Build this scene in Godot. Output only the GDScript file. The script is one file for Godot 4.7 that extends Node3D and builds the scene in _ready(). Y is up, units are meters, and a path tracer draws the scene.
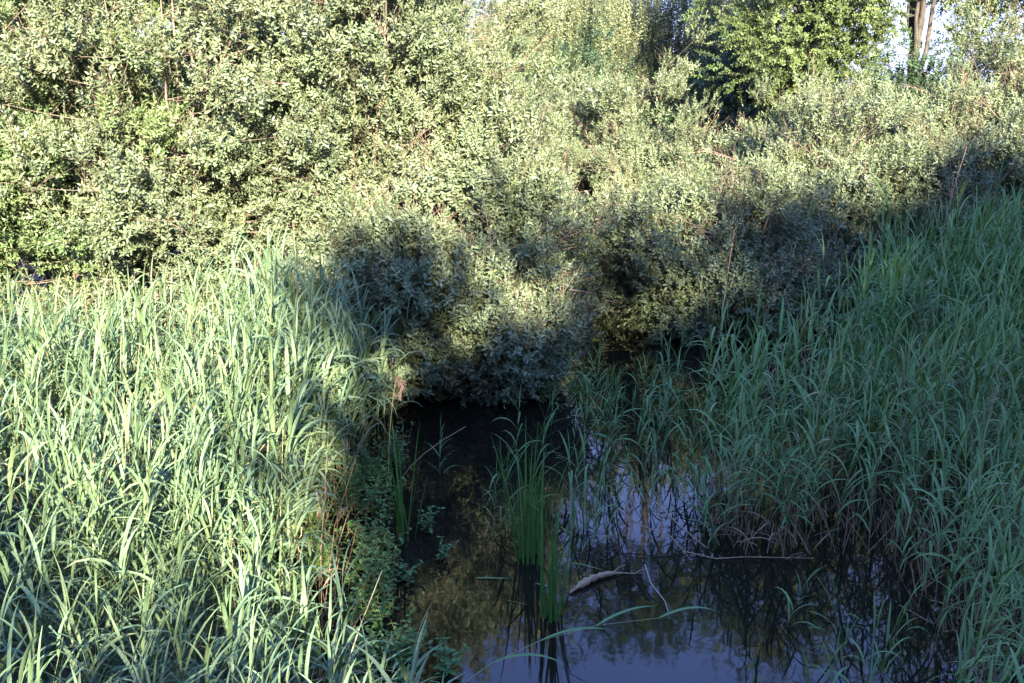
extends Node3D
# A reed-fringed pond inlet with sallow shrubs, seen from a bank about four metres above the water.
# x to the right, -z away from the viewer ("d" below is the distance away, so z = -d), water level at y = 0.

var rng := RandomNumberGenerator.new()
var lumps := FastNoiseLite.new()
var taken := {}
var M := {}

# ---------------------------------------------------------------- mesh collector
class MB:
	var v := PackedVector3Array()
	var n := PackedVector3Array()
	var c := PackedColorArray()
	var ix := PackedInt32Array()

	func vert(p: Vector3, nn: Vector3, col: Color) -> int:
		v.push_back(p); n.push_back(nn); c.push_back(col)
		return v.size() - 1

	func tri(a: int, b: int, d: int) -> void:
		ix.push_back(a); ix.push_back(b); ix.push_back(d)

	# a long grass-like blade along points, folded along its midrib
	func ribbon(pts: Array, sides: Array, widths: Array, fold: float, col: Color) -> void:
		var k := pts.size()
		for i in k:
			var dir: Vector3 = (pts[mini(i + 1, k - 1)] - pts[maxi(i - 1, 0)]).normalized()
			var s: Vector3 = sides[i]
			var up: Vector3 = s.cross(dir).normalized()
			var w: float = widths[i] * 0.5
			var p: Vector3 = pts[i]
			vert(p + s * w + up * w * fold, (up - s * fold).normalized(), col)
			vert(p, up, col)
			vert(p - s * w + up * w * fold, (up + s * fold).normalized(), col)
		var b := v.size() - k * 3
		for i in k - 1:
			var o := b + i * 3
			for j in 2:
				tri(o + j, o + j + 1, o + j + 3)
				tri(o + j + 1, o + j + 4, o + j + 3)

	func tube(pts: Array, radii: Array, sides: int, col: Color) -> void:
		var k := pts.size()
		var b := v.size()
		for i in k:
			var dir: Vector3 = (pts[mini(i + 1, k - 1)] - pts[maxi(i - 1, 0)]).normalized()
			var ref := Vector3(0, 0, 1) if absf(dir.z) < 0.9 else Vector3(1, 0, 0)
			var e1 := dir.cross(ref).normalized()
			var e2 := dir.cross(e1)
			for j in sides:
				var a := TAU * j / sides
				var o := e1 * cos(a) + e2 * sin(a)
				vert(pts[i] + o * float(radii[i]), o, col)
		for i in k - 1:
			for j in sides:
				var j2 := (j + 1) % sides
				var p := b + i * sides
				tri(p + j, p + sides + j, p + j2)
				tri(p + j2, p + sides + j, p + sides + j2)
		for e in [0, k - 1]:
			var cen := vert(pts[e], (pts[e] - pts[1 if e == 0 else k - 2]).normalized(), col)
			for j in sides:
				tri(cen, b + e * sides + j, b + e * sides + (j + 1) % sides)

	# an oval pointed leaf: base, direction, side vector, length, width
	func leaf(p: Vector3, dir: Vector3, s: Vector3, l: float, w: float, fold: float, bend: float, col: Color) -> void:
		var up := s.cross(dir).normalized()
		var mid := p + dir * l * 0.5
		var tip := p + dir * l - up * l * bend
		var a := vert(p, up, col)
		var m := vert(mid, up, col)
		var t := vert(tip, up, col)
		for sg: float in [-1.0, 1.0]:
			var nn := (up - s * sg * fold * 1.4).normalized()
			var e1 := vert(p + dir * l * 0.28 + s * sg * w * 0.46 + up * w * fold * 0.5, nn, col)
			var e2 := vert(p + dir * l * 0.66 + s * sg * w * 0.42 + up * w * fold * 0.4 - up * l * bend * 0.4, nn, col)
			if sg > 0.0:
				tri(a, m, e1); tri(e1, m, e2); tri(m, t, e2)
			else:
				tri(a, e1, m); tri(e1, e2, m); tri(m, e2, t)

	func mesh() -> ArrayMesh:
		var arr := []
		arr.resize(Mesh.ARRAY_MAX)
		arr[Mesh.ARRAY_VERTEX] = v
		arr[Mesh.ARRAY_NORMAL] = n
		arr[Mesh.ARRAY_COLOR] = c
		arr[Mesh.ARRAY_INDEX] = ix
		var m := ArrayMesh.new()
		m.add_surface_from_arrays(Mesh.PRIMITIVE_TRIANGLES, arr)
		return m

# ---------------------------------------------------------------- scene helpers
func lin(r: float, g: float, b: float) -> Color:
	return Color(r, g, b).linear_to_srgb()

func rf(a: float, b: float) -> float:
	return rng.randf_range(a, b)

func rball() -> Vector3:
	for i in 20:
		var p := Vector3(rf(-1, 1), rf(-1, 1), rf(-1, 1))
		if p.length_squared() <= 1.0:
			return p
	return Vector3.ZERO

func numbered(called: String) -> String:
	if not taken.has(called):
		taken[called] = 0
		return called
	taken[called] += 1
	return "%s_%03d" % [called, taken[called]]

func tag(o: Node, label: String, category: String, group := "") -> void:
	o.set_meta("label", label)
	o.set_meta("category", category)
	if group != "":
		o.set_meta("group", group)

func thing(called: String, label: String, category: String, at: Vector3, group := "") -> Node3D:
	var o := Node3D.new()
	o.name = numbered(called)
	add_child(o)
	o.position = at
	tag(o, label, category, group)
	return o

func part(called: String, mesh: Mesh, mat: Material, parent: Node) -> MeshInstance3D:
	var o := MeshInstance3D.new()
	o.name = called
	o.mesh = mesh
	o.material_override = mat
	parent.add_child(o, true)
	return o

func solo(called: String, mesh: Mesh, mat: Material) -> MeshInstance3D:
	var o := MeshInstance3D.new()
	o.name = numbered(called)
	o.mesh = mesh
	o.material_override = mat
	add_child(o)
	return o

func scatter(called: String, mesh: Mesh, mat: Material, xf: Array, cols: Array, parent: Node) -> MultiMeshInstance3D:
	var mm := MultiMesh.new()
	mm.transform_format = MultiMesh.TRANSFORM_3D
	mm.use_colors = true
	mm.mesh = mesh
	mm.instance_count = xf.size()
	for i in xf.size():
		mm.set_instance_transform(i, xf[i])
		mm.set_instance_color(i, cols[i])
	var o := MultiMeshInstance3D.new()
	o.name = called
	o.multimesh = mm
	o.material_override = mat
	parent.add_child(o, true)
	o.set_meta("kind", "stuff")
	return o

func leafmat(backlight: Color, rough: float, spec: float) -> StandardMaterial3D:
	var m := StandardMaterial3D.new()
	m.albedo_color = Color.WHITE
	m.vertex_color_use_as_albedo = true
	m.roughness = rough
	m.metallic_specular = spec
	m.backlight_enabled = true
	m.backlight = backlight
	m.cull_mode = BaseMaterial3D.CULL_DISABLED
	return m

func plain(col: Color, rough: float) -> StandardMaterial3D:
	var m := StandardMaterial3D.new()
	m.albedo_color = col
	m.roughness = rough
	return m

func barkmat(a: Color, b: Color, scale: Vector3) -> StandardMaterial3D:
	var nz := FastNoiseLite.new()
	nz.seed = 5
	nz.frequency = 0.03
	nz.fractal_octaves = 4
	var gr := Gradient.new()
	gr.set_color(0, a)
	gr.set_color(1, b)
	gr.set_offset(0, 0.3)
	gr.set_offset(1, 0.7)
	var t := NoiseTexture2D.new()
	t.width = 256; t.height = 256; t.seamless = true
	t.noise = nz
	t.color_ramp = gr
	var m := StandardMaterial3D.new()
	m.albedo_texture = t
	m.uv1_triplanar = true
	m.uv1_world_triplanar = true
	m.uv1_scale = scale
	m.roughness = 0.85
	return m

# ---------------------------------------------------------------- terrain
# left edge of open water and right edge of it, by distance
func left_edge(d: float) -> float:
	return curve_at([[0.0, -0.1], [4.5, -0.25], [6.0, -0.5], [7.5, -0.95], [9.0, -1.1], [10.5, -1.15], [12.2, -0.95], [12.9, -0.6], [13.4, 0.6], [15.0, 1.1], [18.0, 1.0], [26.0, 1.4], [32.0, 2.0]], d)

func right_edge(d: float) -> float:
	return curve_at([[0.0, 2.1], [4.5, 2.4], [6.0, 2.95], [8.0, 3.15], [8.35, 1.75], [9.5, 1.85], [12.0, 1.95], [14.0, 2.0], [18.0, 2.2], [26.0, 2.9], [32.0, 3.2]], d)

func curve_at(pts: Array, d: float) -> float:
	if d <= pts[0][0]:
		return pts[0][1]
	for i in pts.size() - 1:
		if d <= pts[i + 1][0]:
			var t: float = (d - pts[i][0]) / (pts[i + 1][0] - pts[i][0])
			return lerpf(pts[i][1], pts[i + 1][1], t)
	return pts[pts.size() - 1][1]

func ground_y(x: float, d: float) -> float:
	var out_l := left_edge(d) - x
	var out_r := x - right_edge(d)
	var away := maxf(out_l, out_r)
	if d > 30.0:
		away = maxf(away, d - 30.0)
	var y := lerpf(-0.4, -0.07, clampf(away / 0.6 + 0.55, 0.0, 1.0))
	if out_r > out_l:
		y += clampf(away - 0.5, 0.0, 5.0) * 0.05 - 0.06
	else:
		y += clampf(away - 0.3, 0.0, 3.0) * 0.1
	y += lumps.get_noise_2d(x * 9.0, d * 9.0) * 0.06
	var bank := smoothstep(3.3, 0.8, d)
	return lerpf(y, 2.35, bank)

func build_ground() -> void:
	var xs := []
	var ds := []
	var x := -14.0
	while x <= 14.001:
		xs.push_back(x); x += 0.25
	for e in [16.0, 20.0, 28.0, 45.0, 80.0, 150.0, 400.0]:
		xs.push_back(e); xs.push_front(-e)
	for e in [-400.0, -150.0, -60.0, -25.0, -12.0, -6.0, -2.0]:
		ds.push_back(e)
	var d := -0.5
	while d <= 24.001:
		ds.push_back(d); d += 0.25
	for e in [25.0, 26.5, 28.0, 30.0, 33.0, 37.0, 45.0, 60.0, 100.0, 200.0, 600.0]:
		ds.push_back(e)
	var mb := MB.new()
	for dd in ds:
		for xx in xs:
			var e := 0.2
			var nn := Vector3(ground_y(xx - e, dd) - ground_y(xx + e, dd), 2 * e, ground_y(xx, dd + e) - ground_y(xx, dd - e)).normalized()
			mb.vert(Vector3(xx, ground_y(xx, dd), -dd), nn, Color.WHITE)
	var w := xs.size()
	for j in ds.size() - 1:
		for i in w - 1:
			var o := j * w + i
			mb.tri(o, o + w, o + 1)
			mb.tri(o + 1, o + w, o + w + 1)
	var g := solo("ground", mb.mesh(), M.mud)
	g.set_meta("kind", "structure")

func build_water() -> void:
	var p := PlaneMesh.new()
	p.size = Vector2(30, 44)
	var o := solo("water", p, M.water)
	o.position = Vector3(1, 0, -18)
	o.set_meta("kind", "structure")

# ---------------------------------------------------------------- reeds
func blade_path(p0: Vector3, az: float, e0: float, length: float, width: float, droop: float, twist: float, seg: int, kink := -1.0) -> Dictionary:
	var pts := []
	var sides := []
	var widths := []
	var p := p0
	for i in seg + 1:
		var t := float(i) / seg
		var e := e0 - droop * pow(t, 1.35)
		if kink > 0.0 and t > kink:
			e -= 1.1
		var a := az + twist * 0.35 * t
		var dir := Vector3(cos(a) * cos(e), sin(e), sin(a) * cos(e))
		var s := Vector3(-sin(a), 0, cos(a)).rotated(dir, twist * t)
		pts.push_back(p)
		sides.push_back(s)
		widths.push_back(width * minf(1.0, 0.45 + 2.6 * t) * (1.0 - pow(t, 2.6)) + 0.0012)
		p += dir * length / seg
	return {"pts": pts, "sides": sides, "widths": widths}

# one reed: stem points and blades in its own axes
func reed_plan(h: float, wind: float, seg: int, broad: float) -> Dictionary:
	var la := wind + rf(-1.2, 1.2)
	var lean := Vector3(cos(la), 0, sin(la)) * h * rf(0.02, 0.2)
	var sp := []
	var sr := []
	var r := rf(0.0028, 0.0042)
	for i in 6:
		var t := i / 5.0
		sp.push_back(Vector3(0, h * 0.9 * t, 0) + lean * t * t)
		sr.push_back(r * (1.0 - 0.6 * t))
	var blades := []
	var nb := int(round(h * rf(5.2, 6.6) / sqrt(broad)))
	var az := rf(0, TAU)
	for k in nb:
		var t := lerpf(0.27, 0.99, (k + rf(0.0, 0.5)) / nb)
		az += PI + rf(-0.5, 0.5)
		var a := lerp_angle(az, wind, rf(0.1, 0.55))
		var base := Vector3(0, h * 0.9 * t, 0) + lean * t * t
		var l := rf(0.3, 0.5) * (0.72 + 0.5 * sin(PI * clampf(t, 0, 1))) * lerpf(0.8, 1.1, clampf(h - 1.0, 0, 1))
		l *= sqrt(broad)
		var wd := rf(0.012, 0.027) * broad
		var e0 := rf(0.85, 1.25)
		var dr := rf(0.7, 2.5) * sqrt(broad)
		if t > 0.82:
			e0 = rf(1.15, 1.5); dr = rf(0.35, 1.5)
		blades.push_back(blade_path(base, a, e0, l, wd, dr, rf(-1.1, 1.1), seg, rf(0.4, 0.75) if rng.randf() < 0.14 else -1.0))
	# the furled top
	blades.push_back(blade_path(Vector3(0, h * 0.9, 0) + lean, la, rf(1.2, 1.5), rf(0.2, 0.36), 0.012, rf(0.2, 0.7), 0.3, seg))
	return {"sp": sp, "sr": sr, "blades": blades}

func merged_reed(pl: Dictionary, leafcol: Color, stemcol: Color) -> ArrayMesh:
	var mb := MB.new()
	mb.tube(pl.sp, pl.sr, 3, stemcol)
	for b in pl.blades:
		mb.ribbon(b.pts, b.sides, b.widths, 0.3, leafcol)
	return mb.mesh()

func proto_reed(pl: Dictionary, leafm: Material, stemm: Material) -> Node3D:
	var o := Node3D.new()
	var mb := MB.new()
	mb.tube(pl.sp, pl.sr, 5, Color.WHITE)
	part("stem", mb.mesh(), stemm, o)
	for b in pl.blades:
		mb = MB.new()
		mb.ribbon(b.pts, b.sides, b.widths, 0.3, Color.WHITE)
		part("leaf", mb.mesh(), leafm, o)
	return o

func build_reeds() -> void:
	# every standing place: [x, d, height]
	var left := []
	var right := []
	var wading := []
	var d := 3.55
	while d < 11.4:
		var x1 := curve_at([[3.5, -0.25], [4.5, -0.5], [5.5, -1.05], [6.5, -1.6], [8.0, -1.8], [9.2, -1.75], [10.0, -1.5], [11.0, -1.35], [11.6, -1.8]], d)
		var x := -0.56 * d - 1.3
		while x < x1:
			var px := x + rf(-0.08, 0.08)
			var pd := d + rf(-0.08, 0.08)
			var dens := 0.74 + 0.7 * lumps.get_noise_2d(px * 22.0, pd * 22.0)
			if rng.randf() < dens:
				var h := (1.0 + 0.22 * lumps.get_noise_2d(px * 14.0, pd * 14.0 + 50.0)) * lerpf(1.5, 1.78, smoothstep(5.0, 9.5, pd)) * rf(0.82, 1.12)
				h += 0.35 * smoothstep(1.7, 0.0, absf(px + 2.3)) * smoothstep(8.5, 10.5, pd) * rf(0.2, 1.2)
				h -= 0.25 * smoothstep(-3.4, -5.0, px) * smoothstep(8.0, 10.0, pd)
				left.push_back([px, pd, h])
			x += 0.135
		d += 0.135
	d = 3.7
	while d < 17.4:
		var x0 := curve_at([[3.6, 1.55], [5.0, 1.95], [6.0, 3.0], [8.0, 3.25], [8.3, 3.0], [8.45, 1.75], [10.0, 1.9], [11.0, 2.1], [11.6, 3.3], [13.0, 4.2], [15.0, 5.2], [17.5, 6.4]], d)
		var x := x0
		while x < 0.53 * d + 2.0:
			var px := x + rf(-0.09, 0.09)
			var pd := d + rf(-0.09, 0.09)
			var dens := 0.55 + 0.8 * lumps.get_noise_2d(px * 20.0 + 90.0, pd * 20.0)
			if pd < 6.2:
				dens *= 0.55
			if pd < 7.2 and pd > 6.2:
				dens *= 0.7
			if rng.randf() < dens:
				var h := (1.0 + 0.3 * lumps.get_noise_2d(px * 13.0, pd * 13.0 + 70.0)) * lerpf(1.38, 1.98, smoothstep(7.5, 15.0, pd)) * rf(0.82, 1.12)
				right.push_back([px, pd, h])
			x += 0.15
		d += 0.15
	for i in 56:
		var pd := rf(8.5, 12.6)
		var px := lerpf(0.1, 1.85, pow(rng.randf(), 0.6)) + 0.1
		if pd > 12.0 or rng.randf() < 0.92:
			wading.push_back([px, pd, rf(0.95, 1.5)])
	for i in 14:
		wading.push_back([rf(0.8, 2.1), rf(11.4, 13.2), rf(1.1, 1.55)])
	for e in [[-0.12, 8.9, 1.25], [-0.2, 8.75, 1.05], [-0.05, 9.1, 1.35], [0.15, 9.3, 1.45], [0.02, 10.6, 1.2], [0.2, 10.9, 1.25], [-0.25, 9.4, 0.95], [-0.75, 10.3, 0.95], [-0.8, 10.5, 0.8], [2.0, 7.2, 1.0], [2.4, 6.9, 1.15], [2.1, 6.4, 0.9], [1.5, 5.6, 1.0], [1.9, 5.7, 1.15], [2.15, 5.9, 1.25], [2.3, 6.2, 1.1], [1.75, 5.3, 1.2], [2.5, 6.5, 1.2]]:
		wading.push_back(e)

	var kinds := []
	var protos := []
	for i in 24:
		var pl := reed_plan(1.6, 0.5 if i % 2 == 0 else -0.5, 6, 1.2 if i < 12 else 1.1)
		kinds.push_back(merged_reed(pl, Color(1, 1, 1), Color(1.0, 0.92, 0.6)))
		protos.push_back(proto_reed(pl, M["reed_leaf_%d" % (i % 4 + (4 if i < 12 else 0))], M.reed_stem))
	# the nearest ones of each stand are plants of their own, the rest of the stand is one mass
	var picks := [
		[left, 140, "tall reed with long arching grey-green blades in the left stand", "nearest reeds of the left stand", "left"],
		[right, 90, "slender green reed with narrow blades in the shaded right stand", "nearest reeds of the right stand", "right"],
		[wading, 80, "reed standing in open water in the middle of the pond", "reeds wading in the pond", "wading"]]
	for pk in picks:
		var spots: Array = pk[0]
		spots.sort_custom(func(a, b): return a[1] * a[1] + a[0] * a[0] < b[1] * b[1] + b[0] * b[0])
		var near := []
		var rest := []
		for s in spots:
			var depth: float = s[1] * 0.97 + 0.6
			var inside: bool = absf(s[0]) < 0.5 * depth + 0.1
			if near.size() < pk[1] and inside:
				near.push_back(s)
			else:
				rest.push_back(s)
		for s in near:
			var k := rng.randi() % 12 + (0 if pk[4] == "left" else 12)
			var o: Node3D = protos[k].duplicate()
			o.name = numbered("reed")
			add_child(o)
			place_reed(o, s)
			tag(o, reed_label(pk[4], s), "reed", pk[3])
		if rest.size() > 20:
			var holder := Node3D.new()
			holder.name = numbered("reed_bed")
			add_child(holder)
			holder.set_meta("kind", "stuff")
			tag(holder, "dense stand of tall reeds on the %s bank of the pond" % pk[4], "reeds")
			var xf := []
			var cols := []
			for i in kinds.size():
				xf.push_back([]); cols.push_back([])
			for s in rest:
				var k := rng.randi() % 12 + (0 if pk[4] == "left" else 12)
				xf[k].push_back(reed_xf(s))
				var y := rf(0.0, 1.0)
				var g := rf(0.8, 1.2)
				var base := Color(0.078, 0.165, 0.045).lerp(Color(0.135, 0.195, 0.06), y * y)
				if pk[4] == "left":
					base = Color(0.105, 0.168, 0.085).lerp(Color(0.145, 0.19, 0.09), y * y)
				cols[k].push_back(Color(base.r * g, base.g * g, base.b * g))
			for i in kinds.size():
				if xf[i].size() > 0:
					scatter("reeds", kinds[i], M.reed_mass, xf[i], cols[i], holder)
	for p in protos:
		p.free()

func reed_label(stand: String, s: Array) -> String:
	var side: float = s[0] / (s[1] * 0.97 + 0.6) / 0.487
	if stand == "left":
		var row := "in the front rank" if s[1] < 4.3 else ("in the second rank" if s[1] < 5.1 else "in the third rank")
		var place := "at the lower left corner" if side < -0.75 else ("left of the lower middle" if side < -0.45 else "toward the pond")
		return "broad-bladed reed %s of the left stand, %s" % [row, place]
	if stand == "right":
		var row := "at the lower edge" if s[1] < 5.0 else ("above the lower edge" if s[1] < 6.0 else "beside the pond's right corner")
		var place := "close to the water" if side < 0.75 else "close to the right edge"
		return "slender reed of the right stand %s, %s" % [row, place]
	if s[0] < 0.35:
		return "slim reed wading beside the iris clump, %s" % ("on its near side" if s[1] < 9.0 else "beyond it")
	if s[1] < 8.0:
		return "short reed standing alone in the dark water near the right corner"
	return "slim reed wading in the pale reflection, %s" % ("nearest to the driftwood" if s[1] < 9.6 else ("in the middle of it" if s[1] < 11.2 else "at the mouth of the inlet"))

func reed_xf(s: Array) -> Transform3D:
	var k: float = s[2] / 1.6
	var b := Basis(Vector3.UP, rf(-1.7, 1.7)) * Basis(Vector3(1, 0, 0), rf(-0.07, 0.07)) * Basis(Vector3(0, 0, 1), rf(-0.1, 0.06))
	return Transform3D(b.scaled(Vector3(k, k, k)), Vector3(s[0], minf(ground_y(s[0], s[1]), 0.4) - 0.02, -s[1]))

func place_reed(o: Node3D, s: Array) -> void:
	o.transform = reed_xf(s)

# ---------------------------------------------------------------- woody plants
func bez(a: Vector3, b: Vector3, c: Vector3, t: float) -> Vector3:
	return a.lerp(b, t).lerp(b.lerp(c, t), t)

# leafy shoot meshes: a thin stem with leaves along it, pointing along +y
func shoot(l: float, count: int, leaf_l: float, leaf_w: float, open: float, droop: float) -> ArrayMesh:
	var mb := MB.new()
	var bow := Vector3(rf(-0.06, 0.06), 0, rf(-0.06, 0.06))
	var pts := []
	for i in 4:
		var t := i / 3.0
		pts.push_back(Vector3(0, l * t, 0) + bow * t * t)
	mb.tube(pts, [0.0032, 0.0028, 0.0022, 0.0012], 3, Color(1.0, 0.72, 0.5))
	var az := rf(0, TAU)
	for k in count:
		var t := lerpf(0.12, 1.0, (k + 0.5) / count)
		az += 2.399 + rf(-0.4, 0.4)
		var p := Vector3(0, l * t, 0) + bow * t * t
		var e := lerpf(open, 1.15, t * t) + rf(-0.35, 0.35)
		var dir := Vector3(cos(az) * cos(e), sin(e) - droop, sin(az) * cos(e)).normalized()
		var s := dir.cross(Vector3.UP).normalized().rotated(dir, rf(-0.7, 0.7))
		var sz := rf(0.75, 1.15) * (0.7 + 0.6 * sin(PI * minf(1.0, t + 0.12)))
		var g := rf(0.82, 1.0)
		mb.leaf(p, dir, s, leaf_l * sz, leaf_w * sz, rf(0.1, 0.5), rf(0.0, 0.18), Color(g, g, g * rf(0.9, 1.0)))
	return mb.mesh()

# hanging strand of small leaves, along -y from the origin
func strand(l: float, count: int, leaf_l: float, leaf_w: float) -> ArrayMesh:
	var mb := MB.new()
	var bow := Vector3(rf(-0.12, 0.12), 0, rf(-0.12, 0.12))
	var pts := []
	for i in 4:
		var t := i / 3.0
		pts.push_back(Vector3(0, -l * t, 0) + bow * sin(t * 2.4))
	mb.tube(pts, [0.005, 0.004, 0.003, 0.002], 3, Color(0.8, 0.6, 0.5))
	for k in count:
		var t := (k + rng.randf()) / count
		var az := rf(0, TAU)
		var e := rf(-1.1, 0.3)
		var dir := Vector3(cos(az) * cos(e), sin(e), sin(az) * cos(e))
		var s := dir.cross(Vector3.UP).normalized().rotated(dir, rf(-1.2, 1.2))
		var sz := rf(0.7, 1.2)
		mb.leaf(Vector3(0, -l * t, 0) + bow * sin(t * 2.4) + dir * rf(0.0, 0.08), dir, s, leaf_l * sz, leaf_w * sz, 0.2, 0.1, Color.WHITE)
	return mb.mesh()

# spec: name, label, category, group, x, d, top (height), rx, rd, low (lowest foliage), clumps, twigs, clump_r,
# shoots (meshes), tint (Color list), bark, stems, stem_r, hang, trunk (height of a single trunk), lobes (extra [x,y,d,r,clumps])
func woody(sp: Dictionary) -> Node3D:
	var gy := ground_y(sp.x, sp.d)
	var root := thing(sp.name, sp.label, sp.category, Vector3(sp.x, gy - 0.05, -sp.d), sp.get("group", ""))
	var top: float = sp.top - gy
	var low: float = sp.get("low", 0.3)
	var seedv := rf(0, 500)
	# clump centres over a lumpy dome
	var centres := []
	var outs := []
	var cy: float = low + (top - low) * sp.get("belly", 0.42)
	for i in int(sp.clumps):
		var dir := rball().normalized()
		if dir == Vector3.ZERO:
			dir = Vector3.UP
		var lump := 1.0 + 0.62 * lumps.get_noise_3d(dir.x * 42.0 + seedv, dir.y * 42.0, dir.z * 42.0) + 0.36 * lumps.get_noise_3d(dir.x * 110.0, dir.y * 110.0 + seedv, dir.z * 110.0)
		var roll := rng.randf()
		var deep := rf(0.8, 1.0) if roll < 0.64 else (rf(0.35, 0.8) if roll < 0.93 else rf(1.0, 1.2))
		var ry: float = (top - cy) if dir.y > 0 else (cy - low)
		centres.push_back(Vector3(dir.x * sp.rx, dir.y * ry, dir.z * sp.rd) * lump * deep + Vector3(0, cy, 0))
		outs.push_back(dir)
	for lb in sp.get("lobes", []):
		for i in int(lb[4]):
			var dir := rball()
			centres.push_back(Vector3(lb[0] - sp.x, lb[1] - gy, -(lb[2] - sp.d)) + Vector3(dir.x, dir.y * 0.75, dir.z) * lb[3])
			outs.push_back(dir.normalized())
	# stems
	var stems := []
	var builders := []
	var ns: int = sp.stems
	var trunk_h: float = sp.get("trunk", 0.0)
	for i in ns:
		var a := TAU * (i + rf(-0.3, 0.3)) / ns
		var out := Vector3(cos(a) * sp.rx, 0, sin(a) * sp.rd)
		var b0 := Vector3(cos(a), 0, sin(a)) * (0.12 if trunk_h > 0.0 else rf(0.08, 0.3))
		var reach := rf(0.25, 0.7) if i > 0 else 0.08
		if trunk_h > 0.0:
			b0 = Vector3.ZERO
		var tipp := out * reach + Vector3(0, low + (top - low) * lerpf(0.93, 0.5, reach) * rf(0.9, 1.0), 0)
		var midp := out * reach * 0.35 + Vector3(0, tipp.y * 0.55, 0)
		var pts := []
		var rad := []
		var r0: float = sp.stem_r * (1.0 if i == 0 or trunk_h == 0.0 else 0.55) * rf(0.75, 1.1)
		var start := 0.0
		if trunk_h > 0.0 and i > 0:
			b0 = Vector3(rf(-0.05, 0.05), trunk_h * rf(0.7, 1.6), rf(-0.05, 0.05))
			midp = b0.lerp(tipp, 0.45) + Vector3(0, 0.12 * top, 0)
		for k in 10:
			var t := k / 9.0
			var wob := Vector3(rf(-1, 1), rf(-0.5, 0.5), rf(-1, 1)) * 0.035 * (0.0 if k == 0 else 1.0) * maxf(1.0, top * 0.2)
			pts.push_back(bez(b0, midp, tipp, lerpf(start, 1.0, t)) + wob)
			rad.push_back(r0 * (1.0 - 0.82 * t) + 0.002)
		stems.push_back(pts)
		var mb := MB.new()
		mb.tube(pts, rad, 7 if sp.stem_r > 0.06 else 5, Color.WHITE)
		builders.push_back([mb, rad])
	# a branch from the nearest lower stem point to each clump, then the leafy shoots of the clump
	var shoots: Array = sp.shoots
	var xf := []
	var cols := []
	for i in shoots.size():
		xf.push_back([]); cols.push_back([])
	var tint: Array = sp.tint
	for ci in centres.size():
		var c: Vector3 = centres[ci]
		if c.y < 0.12:
			c.y = 0.12 + rng.randf() * 0.2
		var best := 1e9
		var bs := 0
		var bk := 3
		for si in ns:
			for k in range(2, 10):
				var q: Vector3 = stems[si][k]
				var dd := q.distance_to(c) + maxf(0.0, q.y - c.y + 0.15) * 1.5
				if dd < best:
					best = dd; bs = si; bk = k
		var q0: Vector3 = stems[bs][bk]
		var mid := q0.lerp(c, 0.5) + Vector3(rf(-0.1, 0.1), -0.08 * best + rf(-0.05, 0.1), rf(-0.1, 0.1))
		var pts := []
		var rad := []
		var r1: float = minf(builders[bs][1][bk] * 0.7, 0.004 + 0.006 * best)
		for k in 5:
			var t := k / 4.0
			pts.push_back(bez(q0, mid, c, t))
			rad.push_back(lerpf(r1, 0.0025, t))
		builders[bs][0].tube(pts, rad, 3, Color.WHITE)
		var out: Vector3 = outs[ci]
		var cr: float = sp.clump_r * rf(0.7, 1.3)
		var tone := rf(0.8, 1.2)
		var hue := rng.randf()
		for k in int(sp.twigs * rf(0.6, 1.3)):
			var o := rball()
			var pos := c + Vector3(o.x, o.y * 0.95, o.z) * cr
			var up := (out * 0.55 + Vector3(0, sp.get("rise", 0.75), 0) + o * 0.7 + rball() * 0.42).normalized()
			if sp.get("hang", false):
				up = (Vector3.UP + rball() * 0.16).normalized()
			if pos.y < 0.08:
				continue
			var s: float = rf(0.7, 1.25) * sp.get("shoot_scale", 1.0)
			var bx := up.cross(Vector3(rf(-1, 1), 0.3, rf(-1, 1))).normalized()
			var v := rng.randi() % shoots.size()
			xf[v].push_back(Transform3D(Basis(bx, up, bx.cross(up)) * Basis(Vector3.UP, rf(0, TAU)) * s, pos))
			var g := tone * rf(0.82, 1.18)
			var col: Color = tint[0].lerp(tint[1], clampf(hue * 0.7 + rf(0.0, 0.3), 0, 1))
			cols[v].push_back(Color(col.r * g, col.g * g, col.b * g))
	for b in builders:
		part("trunk" if trunk_h > 0.0 and b == builders[0] else ("limb" if trunk_h > 0.0 else "stem"), b[0].mesh(), sp.bark, root)
	if sp.has("bare"):
		var bxf := []
		var bcol := []
		for i in int(sp.clumps * 0.55):
			var c: Vector3 = centres[rng.randi() % centres.size()] + rball() * 0.3
			var up := (Vector3.UP * 0.8 + rball()).normalized()
			var bx := up.cross(Vector3(rf(-1, 1), 0.3, rf(-1, 1))).normalized()
			bxf.push_back(Transform3D(Basis(bx, up, bx.cross(up)) * rf(0.6, 1.3), c))
			var g := rf(0.6, 1.3)
			bcol.push_back(Color(0.19 * g, 0.13 * g, 0.095 * g))
		scatter("bare_twigs", sp.bare, M.dead_mass, bxf, bcol, root)
	for i in shoots.size():
		if xf[i].size() > 0:
			scatter("foliage", shoots[i], sp.get("leaf", M.sallow_leaf), xf[i], cols[i], root)
	return root

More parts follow.
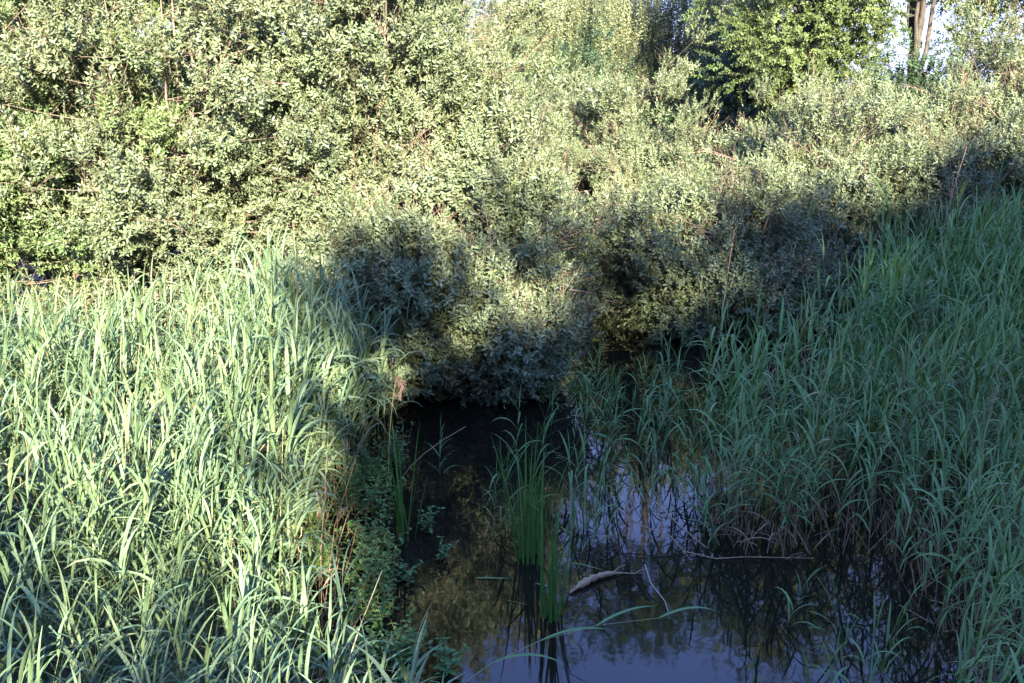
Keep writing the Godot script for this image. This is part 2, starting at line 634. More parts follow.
func build_shrubs() -> void:
	var sallow := []
	for i in 5:
		sallow.push_back(shoot(rf(0.2, 0.32), 14, 0.068, 0.024, 0.4, 0.0))
	var bm := MB.new()
	for i in 7:
		var p0 := Vector3(0, i * 0.09, 0) if i > 0 else Vector3.ZERO
		var e := Vector3(rf(-0.3, 0.3), rf(0.1, 0.3), rf(-0.3, 0.3)) if i > 0 else Vector3(0.05, 0.75, 0.04)
		bm.tube([p0, p0 + e * 0.5 + Vector3(rf(-0.02, 0.02), 0.01, rf(-0.02, 0.02)), p0 + e], [0.006, 0.0045, 0.002] if i == 0 else [0.004, 0.003, 0.0015], 3, Color.WHITE)
	var bare := bm.mesh()
	var pale := [Color(0.12, 0.16, 0.08), Color(0.17, 0.202, 0.118)]
	var green := [Color(0.1, 0.16, 0.06), Color(0.145, 0.2, 0.08)]
	var g := "sallow shrubs round the pond"
	var list := [
		["broad sallow shrub with yellow-green leaves at the far left edge", -7.6, 14.6, 6.4, 2.7, 2.3, 0.2, 440, 24, green, 9],
		["tall sallow thicket with bare brown branches showing, behind the left reeds", -4.7, 14.8, 7.0, 2.5, 2.2, 0.4, 430, 24, pale, 11],
		["tallest grey-green sallow rising to the upper edge left of centre", -2.15, 15.4, 6.9, 2.15, 2.1, 0.3, 440, 24, pale, 10],
		["rounded sallow bulging over the water beside the dark inlet", -0.65, 14.8, 3.9, 1.4, 1.6, 0.15, 330, 24, pale, 8],
		["low shaded sallow overhanging the water at the end of left reeds", -1.55, 13.1, 2.35, 1.2, 0.9, 0.1, 200, 24, pale, 6],
		["small dusky sallow at the waterline in front of the dark inlet", -0.25, 13.25, 1.5, 0.85, 0.75, 0.05, 130, 24, pale, 5],
		["shaded sallow with sunlit tips overhanging the right side of the inlet", 3.2, 16.9, 2.4, 1.75, 1.2, 0.1, 330, 24, pale, 8],
		["pale rounded sallow on the far bank straight beyond the inlet", 2.3, 25.0, 3.9, 2.0, 1.8, 0.2, 420, 24, pale, 8],
		["far sallow half hidden at the tallest thicket's right flank", -0.6, 22.5, 3.0, 1.7, 1.6, 0.2, 300, 24, pale, 7],
		["sallow between the pale round one and the right thicket", 4.4, 23.0, 2.5, 1.8, 1.6, 0.2, 320, 24, pale, 7],
		["broad sunlit sallow hummock in the middle of the right thicket", 6.2, 20.8, 3.6, 2.0, 1.7, 0.2, 400, 24, pale, 8],
		["sunlit sallow with a ragged top right of the middle hummock", 8.4, 21.2, 3.1, 1.9, 1.7, 0.2, 380, 24, pale, 8],
		["tallest sallow of the right thicket below the dark trunk", 9.8, 21.4, 4.3, 1.7, 1.8, 0.2, 430, 24, pale, 9],
		["front sallow of the right thicket rising out of the reeds", 5.4, 18.8, 2.9, 1.6, 1.2, 0.2, 280, 24, pale, 7],
		["front sallow of the right thicket nearest the right edge", 8.3, 18.8, 3.0, 1.8, 1.2, 0.2, 300, 24, pale, 7],
		["sallow top showing in the left corner behind the yellow-green one", -8.2, 18.6, 8.2, 2.6, 1.6, 1.0, 330, 24, green, 7],
		["rear sallow closing the gap behind the bare-branched thicket", -4.6, 18.8, 8.4, 2.6, 1.6, 1.0, 340, 24, pale, 7],
		["rear sallow behind the tallest grey-green one", -1.9, 19.0, 7.4, 1.7, 1.4, 1.0, 260, 24, pale, 7],
		["small sallow at the right edge below the tallest one", 10.6, 19.3, 3.1, 1.5, 1.2, 0.2, 240, 24, green, 6],
	]
	for e in list:
		woody({"name": "sallow_shrub", "label": e[0], "category": "shrub", "group": g, "x": e[1], "d": e[2], "top": e[3], "rx": e[4], "rd": e[5], "low": e[6], "clumps": e[7], "twigs": e[8] * 1.25, "clump_r": 0.27, "shoots": sallow, "tint": e[9], "bare": bare, "bark": M.sallow_bark, "stems": e[10], "stem_r": 0.034})

func build_trees() -> void:
	var strands := []
	for i in 3:
		strands.push_back(strand(rf(0.9, 1.4), 34, 0.06, 0.042))
	var bushy := []
	for i in 3:
		bushy.push_back(shoot(0.42, 26, 0.075, 0.038, 0.2, 0.25))
	var yellowish := [Color(0.14, 0.18, 0.085), Color(0.19, 0.22, 0.115)]
	var olive := [Color(0.075, 0.115, 0.038), Color(0.12, 0.155, 0.055)]
	var dark := [Color(0.04, 0.075, 0.038), Color(0.055, 0.095, 0.045)]  # shade painted into the bush leaves; also the tall far tree's own tone
	var g := "trees behind the thicket"
	var birch := {"name": "birch_tree", "category": "tree", "group": g, "low": 2.0, "twigs": 14, "clump_r": 0.55, "shoots": strands, "tint": yellowish, "bark": M.birch_bark, "stems": 9, "stem_r": 0.14, "hang": true, "trunk": 2.5, "leaf": M.tree_leaf}
	for e in [["weeping pale-green birch with a white trunk, upper middle", 1.5, 39.0, 8.4, 2.4, 2.2, 300], ["yellow-green birch right of the weeping white-trunked one", 4.3, 37.0, 8.0, 2.0, 2.0, 260], ["thin birch with hanging twigs behind the dark bush", 6.6, 36.0, 8.6, 1.8, 1.8, 200], ["far birch at the shoulder of the tallest thicket", -0.9, 44.0, 8.0, 2.2, 2.2, 200], ["birch with a bright trunk between dark bush and olive tree", 10.0, 48.0, 12.0, 2.8, 2.5, 260], ["farthest birch behind the two pale ones", 3.2, 47.0, 9.0, 2.6, 2.2, 260]]:
		var sp := birch.duplicate()
		sp.merge({"label": e[0], "x": e[1], "d": e[2], "top": e[3], "rx": e[4], "rd": e[5], "clumps": e[6]})
		woody(sp)
	var bush := {"name": "shade_tinted_tree", "category": "tree", "group": g, "low": 0.6, "twigs": 16, "clump_r": 0.5, "shoots": bushy, "tint": dark, "bark": M.dark_bark, "stems": 6, "stem_r": 0.07, "trunk": 1.2, "leaf": M.tree_leaf}  # bushes whose dark leaf tint paints shaded foliage, not a darker species
	for e in [["shade-painted dark bushy tree below the weeping birch", 2.3, 31.0, 4.9, 1.0, 1.0, 80], ["shade-painted dark blue-green bush at the top, right of centre", 6.7, 31.0, 5.4, 1.6, 1.5, 170], ["low shade-painted dark bush under the olive tree's open branches", 10.0, 27.5, 4.5, 1.5, 1.4, 160], ["shade-painted dark bush filling the gap left of the weeping birch", 0.2, 32.0, 4.6, 0.7, 0.8, 50]]:
		var sp := bush.duplicate()
		sp.merge({"label": e[0], "x": e[1], "d": e[2], "top": e[3], "rx": e[4], "rd": e[5], "clumps": e[6]})
		woody(sp)
	var tall := {"name": "poplar_tree", "category": "tree", "group": g, "low": 2.6, "twigs": 15, "clump_r": 0.5, "shoots": bushy, "tint": olive, "bark": M.dark_bark, "stems": 9, "stem_r": 0.17, "trunk": 3.0, "leaf": M.tree_leaf, "rise": 0.2}
	var a := tall.duplicate()
	a.merge({"label": "olive-green tree with low spreading boughs left of the sky gap", "x": 7.3, "d": 27.0, "top": 12.5, "rx": 1.75, "rd": 2.2, "clumps": 300})
	woody(a)
	a = tall.duplicate()
	a.merge({"label": "open tree with dark bare limbs crossing the sky gap", "x": 10.7, "d": 29.0, "top": 13.0, "rx": 2.3, "rd": 2.0, "clumps": 95, "low": 5.9, "lobes": [[8.9, 4.8, 28.8, 0.35, 4], [9.3, 5.7, 28.6, 0.4, 5], [12.1, 5.2, 28.8, 0.5, 5]]}, true)
	woody(a)
	a = tall.duplicate()
	a.merge({"label": "bright green tree with a dark trunk at the upper right corner", "x": 13.7, "d": 28.5, "top": 13.5, "rx": 2.6, "rd": 2.3, "clumps": 330, "low": 3.9}, true)
	woody(a)

	a = tall.duplicate()
	a.merge({"label": "slender tall tree with a high crown far behind the birches", "x": 6.2, "d": 48.0, "top": 23.5, "rx": 4.6, "rd": 2.5, "clumps": 130, "low": 18.8, "trunk": 9.0, "tint": dark, "shoot_scale": 1.6, "clump_r": 0.7}, true)
	woody(a)
	# the tree line behind the viewpoint, whose shadow lies over the right bank and the near water
	var behind := {"name": "lime_tree", "category": "tree", "group": "trees behind the viewpoint", "low": 3.0, "twigs": 20, "clump_r": 0.6, "shoots": bushy, "tint": olive, "bark": M.dark_bark, "stems": 9, "stem_r": 0.18, "trunk": 2.0, "leaf": M.tree_leaf, "shoot_scale": 1.6, "belly": 0.5, "rd": 1.9}
	for e in [["bushy tree behind the viewpoint, nearest to the gap", 4.6, -8.2, 8.1, 2.2, 290, [[2.25, 8.7, -8.2, 0.65, 9], [2.9, 9.2, -8.2, 0.8, 4], [4.3, 9.3, -8.2, 1.0, 4], [5.7, 9.6, -8.2, 1.1, 6]]],
			["second bushy tree behind the viewpoint", 7.8, -8.6, 8.8, 2.5, 310, [[7.0, 10.3, -8.6, 1.0, 5], [8.6, 10.5, -8.6, 1.0, 8]]],
			["third bushy tree behind the viewpoint", 11.6, -8.0, 11.2, 2.7, 350, []], ["fourth bushy tree behind the viewpoint", 15.8, -8.4, 11.6, 2.8, 350, []], ["last bushy tree of the row behind the viewpoint", 20.2, -8.4, 11.6, 2.8, 350, []]]:
		var sp := behind.duplicate()
		sp.merge({"label": e[0], "x": e[1], "d": e[2], "top": e[3], "rx": e[4], "clumps": e[5], "twigs": 18, "lobes": e[6]}, true)
		woody(sp)
	for e in [["low hedge tree behind the viewpoint on the left", -2.1, -8.0, 6.3, 2.0, 220], ["low hedge tree at the left end behind the viewpoint", -5.6, -8.2, 6.6, 2.2, 220], ["lowest hedge tree behind the viewpoint below the gap", 0.8, -8.0, 4.9, 1.0, 150], ["narrow hedge tree behind the viewpoint right of the gap", 2.9, -8.0, 6.2, 0.8, 130]]:
		var sp := behind.duplicate()
		sp.merge({"label": e[0], "x": e[1], "d": e[2], "top": e[3], "rx": e[4], "clumps": e[5], "low": 0.4, "twigs": 9, "trunk": 0.8, "stem_r": 0.1}, true)
		woody(sp)

# ---------------------------------------------------------------- waterside herbs, iris, dead reeds, driftwood
func herb(label: String, group: String, x: float, d: float, h: float, leaf_l: float, stems: int, mat: Material, single: bool) -> void:
	var root := thing("leafy_herb", label, "plant", Vector3(x, maxf(ground_y(x, d), -0.1) - 0.02, -d), group)
	var fol := MB.new()
	for i in stems:
		var a := rf(0, TAU)
		var tipp := Vector3(cos(a) * rf(0.05, 0.22), h * rf(0.65, 1.1), sin(a) * rf(0.05, 0.22))
		var b0 := Vector3(rf(-0.06, 0.06), 0, rf(-0.06, 0.06))
		var pts := []
		for k in 5:
			pts.push_back(bez(b0, Vector3(b0.x, tipp.y * 0.6, b0.z), tipp, k / 4.0))
		var mb := MB.new()
		mb.tube(pts, [0.004, 0.0035, 0.003, 0.0025, 0.0015], 4, Color.WHITE)
		part("stem", mb.mesh(), M.herb_stem, root)
		var pairs := 6
		for k in pairs:
			var t := lerpf(0.25, 1.0, (k + 0.7) / pairs)
			var p := bez(b0, Vector3(b0.x, tipp.y * 0.6, b0.z), tipp, t)
			var az := a + k * PI * 0.5 + rf(-0.3, 0.3)
			for sgn in 2:
				var az2 := az + PI * sgn
				var e := rf(-0.35, 0.5) + (0.4 if k == pairs - 1 else 0.0)
				var dir := Vector3(cos(az2) * cos(e), sin(e), sin(az2) * cos(e))
				var s := Vector3(-sin(az2), 0, cos(az2)).rotated(dir, rf(-0.3, 0.3))
				var l := leaf_l * rf(0.75, 1.15) * (1.05 - 0.45 * t)
				var g := rf(0.8, 1.0)
				if single:
					mb = MB.new()
					mb.leaf(p, dir, s, l, l * 0.55, 0.25, 0.15, Color(g, g, g))
					part("leaf", mb.mesh(), mat, root)
				else:
					fol.leaf(p, dir, s, l, l * 0.55, 0.25, 0.15, Color(g, g, g))
	if not single:
		part("foliage", fol.mesh(), mat, root).set_meta("kind", "stuff")

func build_herbs() -> void:
	for e in [[-0.72, 6.75, 0.36, 0.095, 5, "leafy green herb leaning over the water at the lower left bank, the largest"], [-0.95, 7.35, 0.3, 0.08, 4, "leafy herb on the left bank just beyond the largest one"], [-0.62, 6.1, 0.3, 0.085, 4, "leafy herb nearest the lower edge on the left bank"], [-0.75, 8.9, 0.42, 0.075, 5, "leafy herb standing in the dark water by the left bank"], [-0.62, 8.3, 0.3, 0.07, 4, "small leafy herb in the dark water in front of the left bank"], [-0.45, 6.55, 0.3, 0.09, 5, "leafy herb hanging farthest over the water at the lower left bank"], [-0.85, 7.9, 0.34, 0.08, 4, "leafy herb at the left water edge between the iris and the largest herb"], [-1.1, 8.2, 0.42, 0.08, 5, "leafy herb below the upright yellow-green leaves on the left bank"]]:
		herb(e[5], "", e[0], e[1], e[2], e[3], e[4], M.herb_leaf, true)
	for i in 84:
		var d := rf(5.2, 10.8)
		var x := left_edge(d) - rf(0.0, 0.95)
		herb("low leafy herb at the left water edge, %s" % ("close to the lower edge" if d < 6.5 else ("level with the driftwood" if d < 7.8 else ("level with the iris clump" if d < 9.3 else "at the far end of the reeds"))), "herbs along the left water edge", x, d, rf(0.3, 0.62), rf(0.06, 0.085), 6, M.herb_leaf if rng.randf() < 0.5 else M.herb_leaf_yellow, false)
	for i in 26:
		herb("yellow-green herb between the left reeds and the far left sallow", "herbs behind the left reeds", rf(-6.6, -3.6), rf(11.3, 12.6), rf(0.9, 1.6), rf(0.08, 0.11), 7, M.herb_leaf_yellow, false)
	for i in 14:
		herb("yellow-green herb on the bank under the sallow beside the inlet", "herbs under the inlet sallow", rf(-0.1, 0.95), rf(12.75, 13.3), rf(0.3, 0.6), rf(0.06, 0.09), 5, M.herb_leaf_yellow, false)

func sword_clump(label: String, x: float, d: float, count: int, h: float, spread: float, mat: Material) -> void:
	var root := thing("iris_clump", label, "plant", Vector3(x, -0.25, -d))
	for i in count:
		var o := rball() * spread
		var mb := MB.new()
		var az := rf(0, TAU)
		var bp := blade_path(Vector3(o.x, 0, o.z), az, rf(1.36, 1.54), h * rf(0.6, 1.08), rf(0.015, 0.024), rf(0.0, 0.35), rf(-0.6, 0.6), 7, rf(0.55, 0.8) if rng.randf() < 0.08 else -1.0)
		mb.ribbon(bp.pts, bp.sides, bp.widths, 0.2, Color.WHITE)
		part("leaf", mb.mesh(), mat, root)

func build_iris() -> void:
	sword_clump("upright bright green iris clump standing in the water, nearest", 0.3, 7.3, 20, 1.3, 0.08, M.iris_leaf)
	sword_clump("upright green iris clump just behind the nearest one", 0.15, 8.35, 38, 1.4, 0.19, M.iris_leaf)
	sword_clump("sunlit yellow-green iris leaves at the left water edge", -0.95, 8.7, 10, 1.35, 0.06, M.iris_leaf)
	sword_clump("small iris tuft among the wading reeds", 0.62, 8.9, 6, 0.95, 0.08, M.iris_leaf)

func dry_stalk(label: String, x: float, d: float, h: float, lean: Vector3, plume: bool, mat: Material) -> void:
	var gy := maxf(ground_y(x, d), -0.25)
	var root := thing("dry_reed_stalk", label, "reed", Vector3(x, gy - 0.02, -d), "dry reed stalks")
	var pts := []
	var rad := []
	for k in 7:
		var t := k / 6.0
		pts.push_back(Vector3(0, h * t, 0) + lean * t * t)
		rad.push_back(lerpf(0.006, 0.0028, t))
	var mb := MB.new()
	mb.tube(pts, rad, 5, Color.WHITE)
	part("stem", mb.mesh(), mat, root)
	if plume:
		mb = MB.new()
		var tipp: Vector3 = pts[6]
		for i in 46:
			var t := rng.randf()
			var p := tipp + Vector3(0.05 * sin(t * 2.0), 0.03 - 0.2 * t * t, 0) * 1.0
			var dir := Vector3(rf(-0.5, 0.6), rf(-1.0, -0.2), rf(-0.5, 0.5)).normalized()
			var s := dir.cross(Vector3(rf(-1, 1), 0.2, rf(-1, 1))).normalized()
			mb.leaf(p, dir, s, rf(0.05, 0.09), rf(0.008, 0.014), 0.2, 0.1, Color.WHITE)
		part("seed_head", mb.mesh(), M.plume, root)

func build_dead() -> void:
	dry_stalk("bent dry reed with a drooping red-brown seed head, beside the dark water", -1.28, 10.2, 1.25, Vector3(0.12, 0, 0.1), true, M.straw)
	dry_stalk("pinkish dry reed stalk standing above the right thicket's reeds", 6.3, 15.6, 3.0, Vector3(0.35, 0, 0), false, M.straw_pink)
	dry_stalk("thin reddish dry stalk rising highest from the left reeds", -2.25, 11.0, 2.55, Vector3(-0.05, 0, 0), false, M.straw_pink)
	dry_stalk("leaning pinkish dry stalk left of the highest one", -2.95, 11.0, 2.2, Vector3(0.3, 0, 0), false, M.straw_pink)
	dry_stalk("long straw-coloured dry stalk leaning right in the lower left reeds", -1.05, 4.7, 1.5, Vector3(0.35, 0, -0.5), false, M.straw)
	dry_stalk("dry stalk standing in front of the shaded inlet sallow", 2.75, 13.6, 2.3, Vector3(0.15, 0, 0), false, M.straw_pink)
	dry_stalk("broken pale dry stalk leaning out over the dark water from the left reeds", -1.2, 9.8, 0.9, Vector3(0.75, 0, 0.1), false, M.straw)
	# dead stems standing at the foot of the right stand and the left stand
	var kinds := []
	for i in 5:
		var mb := MB.new()
		var le := Vector3(rf(-0.2, 0.2), 0, rf(-0.2, 0.2))
		var h := rf(0.35, 0.7)
		mb.tube([Vector3.ZERO, Vector3(0, h * 0.5, 0) + le * 0.3, Vector3(0, h, 0) + le], [0.0055, 0.005, 0.004], 4, Color.WHITE)
		if i == 0:
			var bp := blade_path(Vector3(0, h * 0.7, 0), rf(0, TAU), 0.2, 0.35, 0.014, 1.5, 0.8, 5)
			mb.ribbon(bp.pts, bp.sides, bp.widths, 0.3, Color.WHITE)
		kinds.push_back(mb.mesh())
	var mbx: MB
	var holder := Node3D.new()
	holder.name = "dead_reed_stubble"
	add_child(holder)
	holder.set_meta("kind", "stuff")
	tag(holder, "brown dead reed stems and stubble among the green reeds", "reeds")
	for k in kinds.size():
		var xf := []
		var cols := []
		for i in 230:
			var x := 0.0
			var d := 0.0
			var w := rng.randf()
			if w < 0.5:
				d = 8.4 + pow(rng.randf(), 1.6) * 2.2
				x = rf(right_edge(d) - 0.1, 6.0)
			elif w < 0.84:
				d = rf(6.2, 8.4)
				x = rf(3.1, 5.5)
			else:
				d = rf(4.0, 11.0)
				x = left_edge(d) - 0.4 - absf(rng.randfn(0.0, 0.8))
			var b := Basis(Vector3(rf(-1, 1), 0, rf(-1, 1)).normalized(), absf(rng.randfn(0.0, 0.35))) * Basis(Vector3.UP, rf(0, TAU)) * rf(0.7, 1.2)
			xf.push_back(Transform3D(b, Vector3(x, ground_y(x, d) - 0.03, -d)))
			var g := rf(0.6, 1.25)
			var base := Color(0.2, 0.12, 0.075).lerp(Color(0.25, 0.19, 0.1), rng.randf())
			cols.push_back(Color(base.r * g, base.g * g, base.b * g))
		scatter("stubble", kinds[k], M.dead_mass, xf, cols, holder)

	var drys := []
	for i in 4:
		mbx = MB.new()
		var le := Vector3(rf(-0.3, 0.3), 0, rf(-0.3, 0.3))
		mbx.tube([Vector3.ZERO, Vector3(0, 0.8, 0) + le * 0.25, Vector3(0, 1.6, 0) + le], [0.0045, 0.004, 0.0022], 4, Color.WHITE)
		for k in 3:
			var bp := blade_path(Vector3(0, 0.5 + k * 0.35, 0) + le * 0.3, rf(0, TAU), 0.6, 0.3, 0.011, 2.4, 1.4, 5, 0.5)
			mbx.ribbon(bp.pts, bp.sides, bp.widths, 0.4, Color.WHITE)
		drys.push_back(mbx.mesh())
	for k in drys.size():
		var xf := []
		var cols := []
		for i in 55:
			var d := rf(6.5, 11.2)
			var x := rf(-0.55 * d, left_edge(d) - 0.5)
			if i % 2 == 0:
				d = rf(8.6, 14.0)
				x = rf(right_edge(d) + 0.2 + maxf(0.0, d - 11.0) * 0.9, 0.5 * d + 1.0)
			var b := Basis(Vector3(rf(-1, 1), 0, rf(-1, 1)).normalized(), absf(rng.randfn(0.0, 0.16))) * Basis(Vector3.UP, rf(0, TAU)) * rf(0.7, 1.15)
			xf.push_back(Transform3D(b, Vector3(x, ground_y(x, d) - 0.03, -d)))
			var g := rf(0.7, 1.3)
			var base := Color(0.22, 0.15, 0.09).lerp(Color(0.32, 0.26, 0.13), rng.randf())
			cols.push_back(Color(base.r * g, base.g * g, base.b * g))
		scatter("dry_stalks", drys[k], M.dead_mass, xf, cols, holder)

	# driftwood: a frayed grey-brown branch half under water
	var mb := MB.new()
	var pts := []
	var rad := []
	for k in 31:
		var t := k / 30.0
		pts.push_back(Vector3(0.46 + 0.74 * t, 0.012 + 0.02 * sin(t * 5.0), -(7.68 + 0.48 * t + 0.09 * sin(t * 4.2))))
		rad.push_back(lerpf(0.008, 0.03, smoothstep(0.0, 0.2, t)) * (1.0 - 0.8 * smoothstep(0.22, 0.7, t)) * rf(0.6, 1.4))
	mb.tube(pts, rad, 8, Color.WHITE)
	var dw := thing("driftwood_branch", "frayed grey-brown driftwood branch floating in the middle of the pond", "driftwood", Vector3.ZERO)
	part("wood", mb.mesh(), M.driftwood, dw)
	for e in [[3, Vector3(-0.06, 0.02, 0.05)], [8, Vector3(0.1, 0.04, 0.05)], [10, Vector3(-0.05, 0.03, 0.07)], [15, Vector3(0.12, 0.05, -0.06)], [23, Vector3(0.1, 0.06, 0.03)]]:
		mb = MB.new()
		var p: Vector3 = pts[e[0]]
		mb.tube([p, p + e[1] * 0.5 + Vector3(0, 0.01, 0), p + e[1]], [0.007, 0.005, 0.002], 5, Color.WHITE)
		part("side_twig", mb.mesh(), M.driftwood, dw)
	for e in [["thin bleached twig slanting out of the water beside the driftwood", [Vector3(1.1, 0.1, -8.0), Vector3(1.12, 0.06, -7.75), Vector3(1.2, 0.03, -7.5), Vector3(1.22, -0.03, -7.25)], 0.0055],
			["bare forked twig above the water behind the driftwood", [Vector3(0.95, 0.22, -8.9), Vector3(1.15, 0.14, -8.7), Vector3(1.4, 0.1, -8.55), Vector3(1.55, -0.02, -8.3)], 0.006],
			["broken grey stick leaning at the corner of the right reeds", [Vector3(1.3, 0.28, -8.9), Vector3(1.48, 0.15, -8.7), Vector3(1.7, 0.02, -8.5)], 0.009],
			["long straw lying on the water along the foot of right reeds", [Vector3(1.5, 0.02, -8.42), Vector3(1.75, 0.01, -8.3), Vector3(2.0, 0.012, -8.33), Vector3(2.3, 0.03, -8.28), Vector3(2.6, 0.0, -8.33)], 0.006],
			["bent brown twig on the left bank near the lower edge", [Vector3(-1.35, 0.42, -5.7), Vector3(-0.95, 0.46, -5.8), Vector3(-0.6, 0.36, -5.75), Vector3(-0.38, 0.05, -5.6)], 0.007]]:
		mb = MB.new()
		var rr := []
		for k in e[1].size():
			rr.push_back(e[2] * (1.0 - 0.6 * k / e[1].size()))
		mb.tube(e[1], rr, 6, Color.WHITE)
		var tw := solo("twig", mb.mesh(), M.twig_pale if e[2] < 0.0058 else M.driftwood)
		tag(tw, e[0], "twig")
	for e in [["green reed blade floating flat left of the iris clump", Vector3(-0.3, 0.006, -7.95), 0.05, 0.3], ["pale reed blade sticking out of the water left of nearest iris", Vector3(0.12, 0.002, -7.5), 2.4, 0.3], ["small curled blade floating in front of the iris clump", Vector3(0.2, 0.006, -7.85), 0.5, 0.2]]:
		mb = MB.new()
		var bp := blade_path(e[1], e[2], 0.03 if e[2] < 1.0 else 0.5, e[3], 0.02, 0.04, 0.1, 5)
		mb.ribbon(bp.pts, bp.sides, bp.widths, 0.15, Color.WHITE)
		var fl := solo("floating_blade", mb.mesh(), M.reed_leaf_1)
		tag(fl, e[0], "leaf")
	# one long reed bowed low over the lower edge
	var root := thing("bowed_reed", "reed bowed flat to the right across the lower edge of the picture", "reed", Vector3(-0.75, 0.05, -4.6))
	pts = []
	rad = []
	for k in 9:
		var t := k / 8.0
		pts.push_back(Vector3(1.55 * t * t + 0.05 * t, 0.95 * sin(t * 1.75), -0.9 * t))
		rad.push_back(lerpf(0.004, 0.0015, t))
	mb = MB.new()
	mb.tube(pts, rad, 5, Color.WHITE)
	part("stem", mb.mesh(), M.reed_stem, root)
	for k in range(3, 9):
		mb = MB.new()
		var bp := blade_path(pts[k], rf(-0.6, 0.6), rf(0.0, 0.5), rf(0.3, 0.45), 0.02, rf(0.5, 1.1), 0.5, 6)
		mb.ribbon(bp.pts, bp.sides, bp.widths, 0.3, Color.WHITE)
		part("leaf", mb.mesh(), M.reed_leaf_0, root)

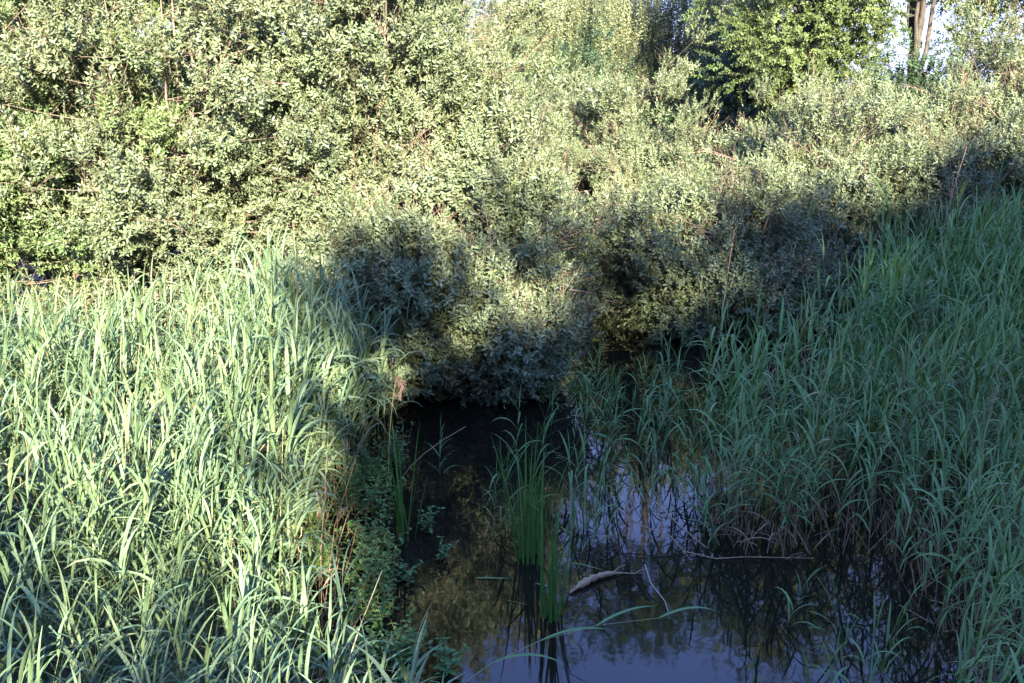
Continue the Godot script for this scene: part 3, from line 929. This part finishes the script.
# ---------------------------------------------------------------- materials
func make_materials() -> void:
	var bl := Color(0.5, 0.56, 0.22)
	M.reed_mass = leafmat(bl, 0.5, 0.36)
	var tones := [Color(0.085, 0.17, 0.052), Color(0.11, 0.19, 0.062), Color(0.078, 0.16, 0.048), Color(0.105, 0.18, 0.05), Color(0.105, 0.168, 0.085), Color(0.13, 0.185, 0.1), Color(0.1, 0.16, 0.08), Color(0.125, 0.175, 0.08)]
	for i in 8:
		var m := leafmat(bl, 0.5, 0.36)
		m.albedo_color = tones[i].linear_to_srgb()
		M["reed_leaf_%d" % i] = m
	M.reed_stem = plain(lin(0.16, 0.19, 0.08), 0.5)
	M.sallow_leaf = leafmat(Color(0.42, 0.46, 0.2), 0.5, 0.45)
	M.tree_leaf = leafmat(Color(0.45, 0.5, 0.25), 0.5, 0.4)
	M.herb_leaf = leafmat(Color(0.4, 0.5, 0.15), 0.55, 0.35)
	M.herb_leaf.albedo_color = lin(0.08, 0.165, 0.045)
	M.herb_leaf_yellow = leafmat(Color(0.45, 0.5, 0.12), 0.55, 0.35)
	M.herb_leaf_yellow.albedo_color = lin(0.115, 0.2, 0.04)
	M.herb_stem = plain(lin(0.12, 0.12, 0.05), 0.6)
	M.iris_leaf = leafmat(Color(0.45, 0.55, 0.15), 0.4, 0.5)
	M.iris_leaf.albedo_color = lin(0.075, 0.175, 0.035)
	M.sallow_bark = barkmat(lin(0.12, 0.09, 0.066), lin(0.23, 0.18, 0.135), Vector3(3, 1.2, 3))
	M.birch_bark = barkmat(lin(0.12, 0.1, 0.08), lin(0.62, 0.57, 0.5), Vector3(0.5, 1.5, 0.5))
	M.dark_bark = barkmat(lin(0.03, 0.024, 0.018), lin(0.08, 0.065, 0.05), Vector3(2, 0.7, 2))
	M.driftwood = barkmat(lin(0.15, 0.09, 0.045), lin(0.4, 0.28, 0.15), Vector3(14, 14, 14))
	M.twig_pale = plain(lin(0.3, 0.25, 0.2), 0.7)
	M.straw = plain(lin(0.4, 0.32, 0.15), 0.6)
	M.straw_pink = plain(lin(0.36, 0.2, 0.14), 0.6)
	M.plume = leafmat(Color(0.3, 0.2, 0.15), 0.9, 0.2)
	M.plume.albedo_color = lin(0.25, 0.15, 0.12)
	M.dead_mass = leafmat(Color(0.2, 0.15, 0.1), 0.8, 0.3)
	var mud := barkmat(lin(0.02, 0.015, 0.01), lin(0.07, 0.055, 0.03), Vector3(0.9, 0.9, 0.9))
	M.mud = mud
	var wat := StandardMaterial3D.new()
	wat.albedo_color = lin(0.007, 0.0065, 0.004)
	wat.roughness = 0.03
	wat.metallic_specular = 0.4
	var nz := FastNoiseLite.new()
	nz.seed = 9
	nz.frequency = 0.012
	nz.fractal_octaves = 3
	var nt := NoiseTexture2D.new()
	nt.width = 512; nt.height = 512; nt.seamless = true
	nt.as_normal_map = true
	nt.bump_strength = 2.0
	nt.noise = nz
	wat.normal_enabled = true
	wat.normal_texture = nt
	wat.normal_scale = 0.05
	wat.uv1_triplanar = true
	wat.uv1_world_triplanar = true
	wat.uv1_scale = Vector3(0.5, 0.5, 0.5)
	M.water = wat

# ----------------------------------------------------------------
func _ready() -> void:
	rng.seed = 20240611
	lumps.seed = 3
	lumps.frequency = 0.03
	lumps.fractal_octaves = 2

	var cam := Camera3D.new()
	cam.name = "camera"
	add_child(cam)
	cam.position = Vector3(0, 4.0, 0)
	cam.rotation_degrees = Vector3(-14.0, 0, 0)
	cam.fov = 36.0
	cam.near = 0.05
	cam.far = 2000.0
	cam.current = true

	var env := Environment.new()
	env.background_mode = Environment.BG_SKY
	var sm := ProceduralSkyMaterial.new()
	sm.sky_top_color = lin(0.095, 0.165, 0.45)
	sm.sky_horizon_color = lin(0.34, 0.4, 0.66)
	sm.sky_curve = 0.15
	sm.ground_bottom_color = Color(0.1, 0.1, 0.07)
	sm.ground_horizon_color = Color(0.3, 0.32, 0.3)
	var sky := Sky.new()
	sky.sky_material = sm
	env.sky = sky
	env.background_energy_multiplier = 0.88
	env.tonemap_mode = Environment.TONE_MAPPER_LINEAR
	env.tonemap_exposure = 7.4
	env.sdfgi_enabled = true
	env.ssao_enabled = true
	env.ssil_enabled = true
	var we := WorldEnvironment.new()
	we.name = "world_environment"
	we.environment = env
	add_child(we)

	var sun := DirectionalLight3D.new()
	sun.name = "sun"
	add_child(sun)
	var el := deg_to_rad(20.0)
	var az := deg_to_rad(10.0)
	sun.basis = Basis.looking_at(Vector3(-sin(az) * cos(el), -sin(el), -cos(az) * cos(el)))
	sun.light_color = Color(1.0, 0.955, 0.87)
	sun.light_energy = 1.6
	sun.light_angular_distance = 0.7
	sun.shadow_enabled = true

	make_materials()
	build_ground()
	build_water()
	build_shrubs()
	print("shrubs")
	build_trees()
	print("trees")
	build_reeds()
	print("reeds")
	build_herbs()
	build_iris()
	build_dead()
	print("done")
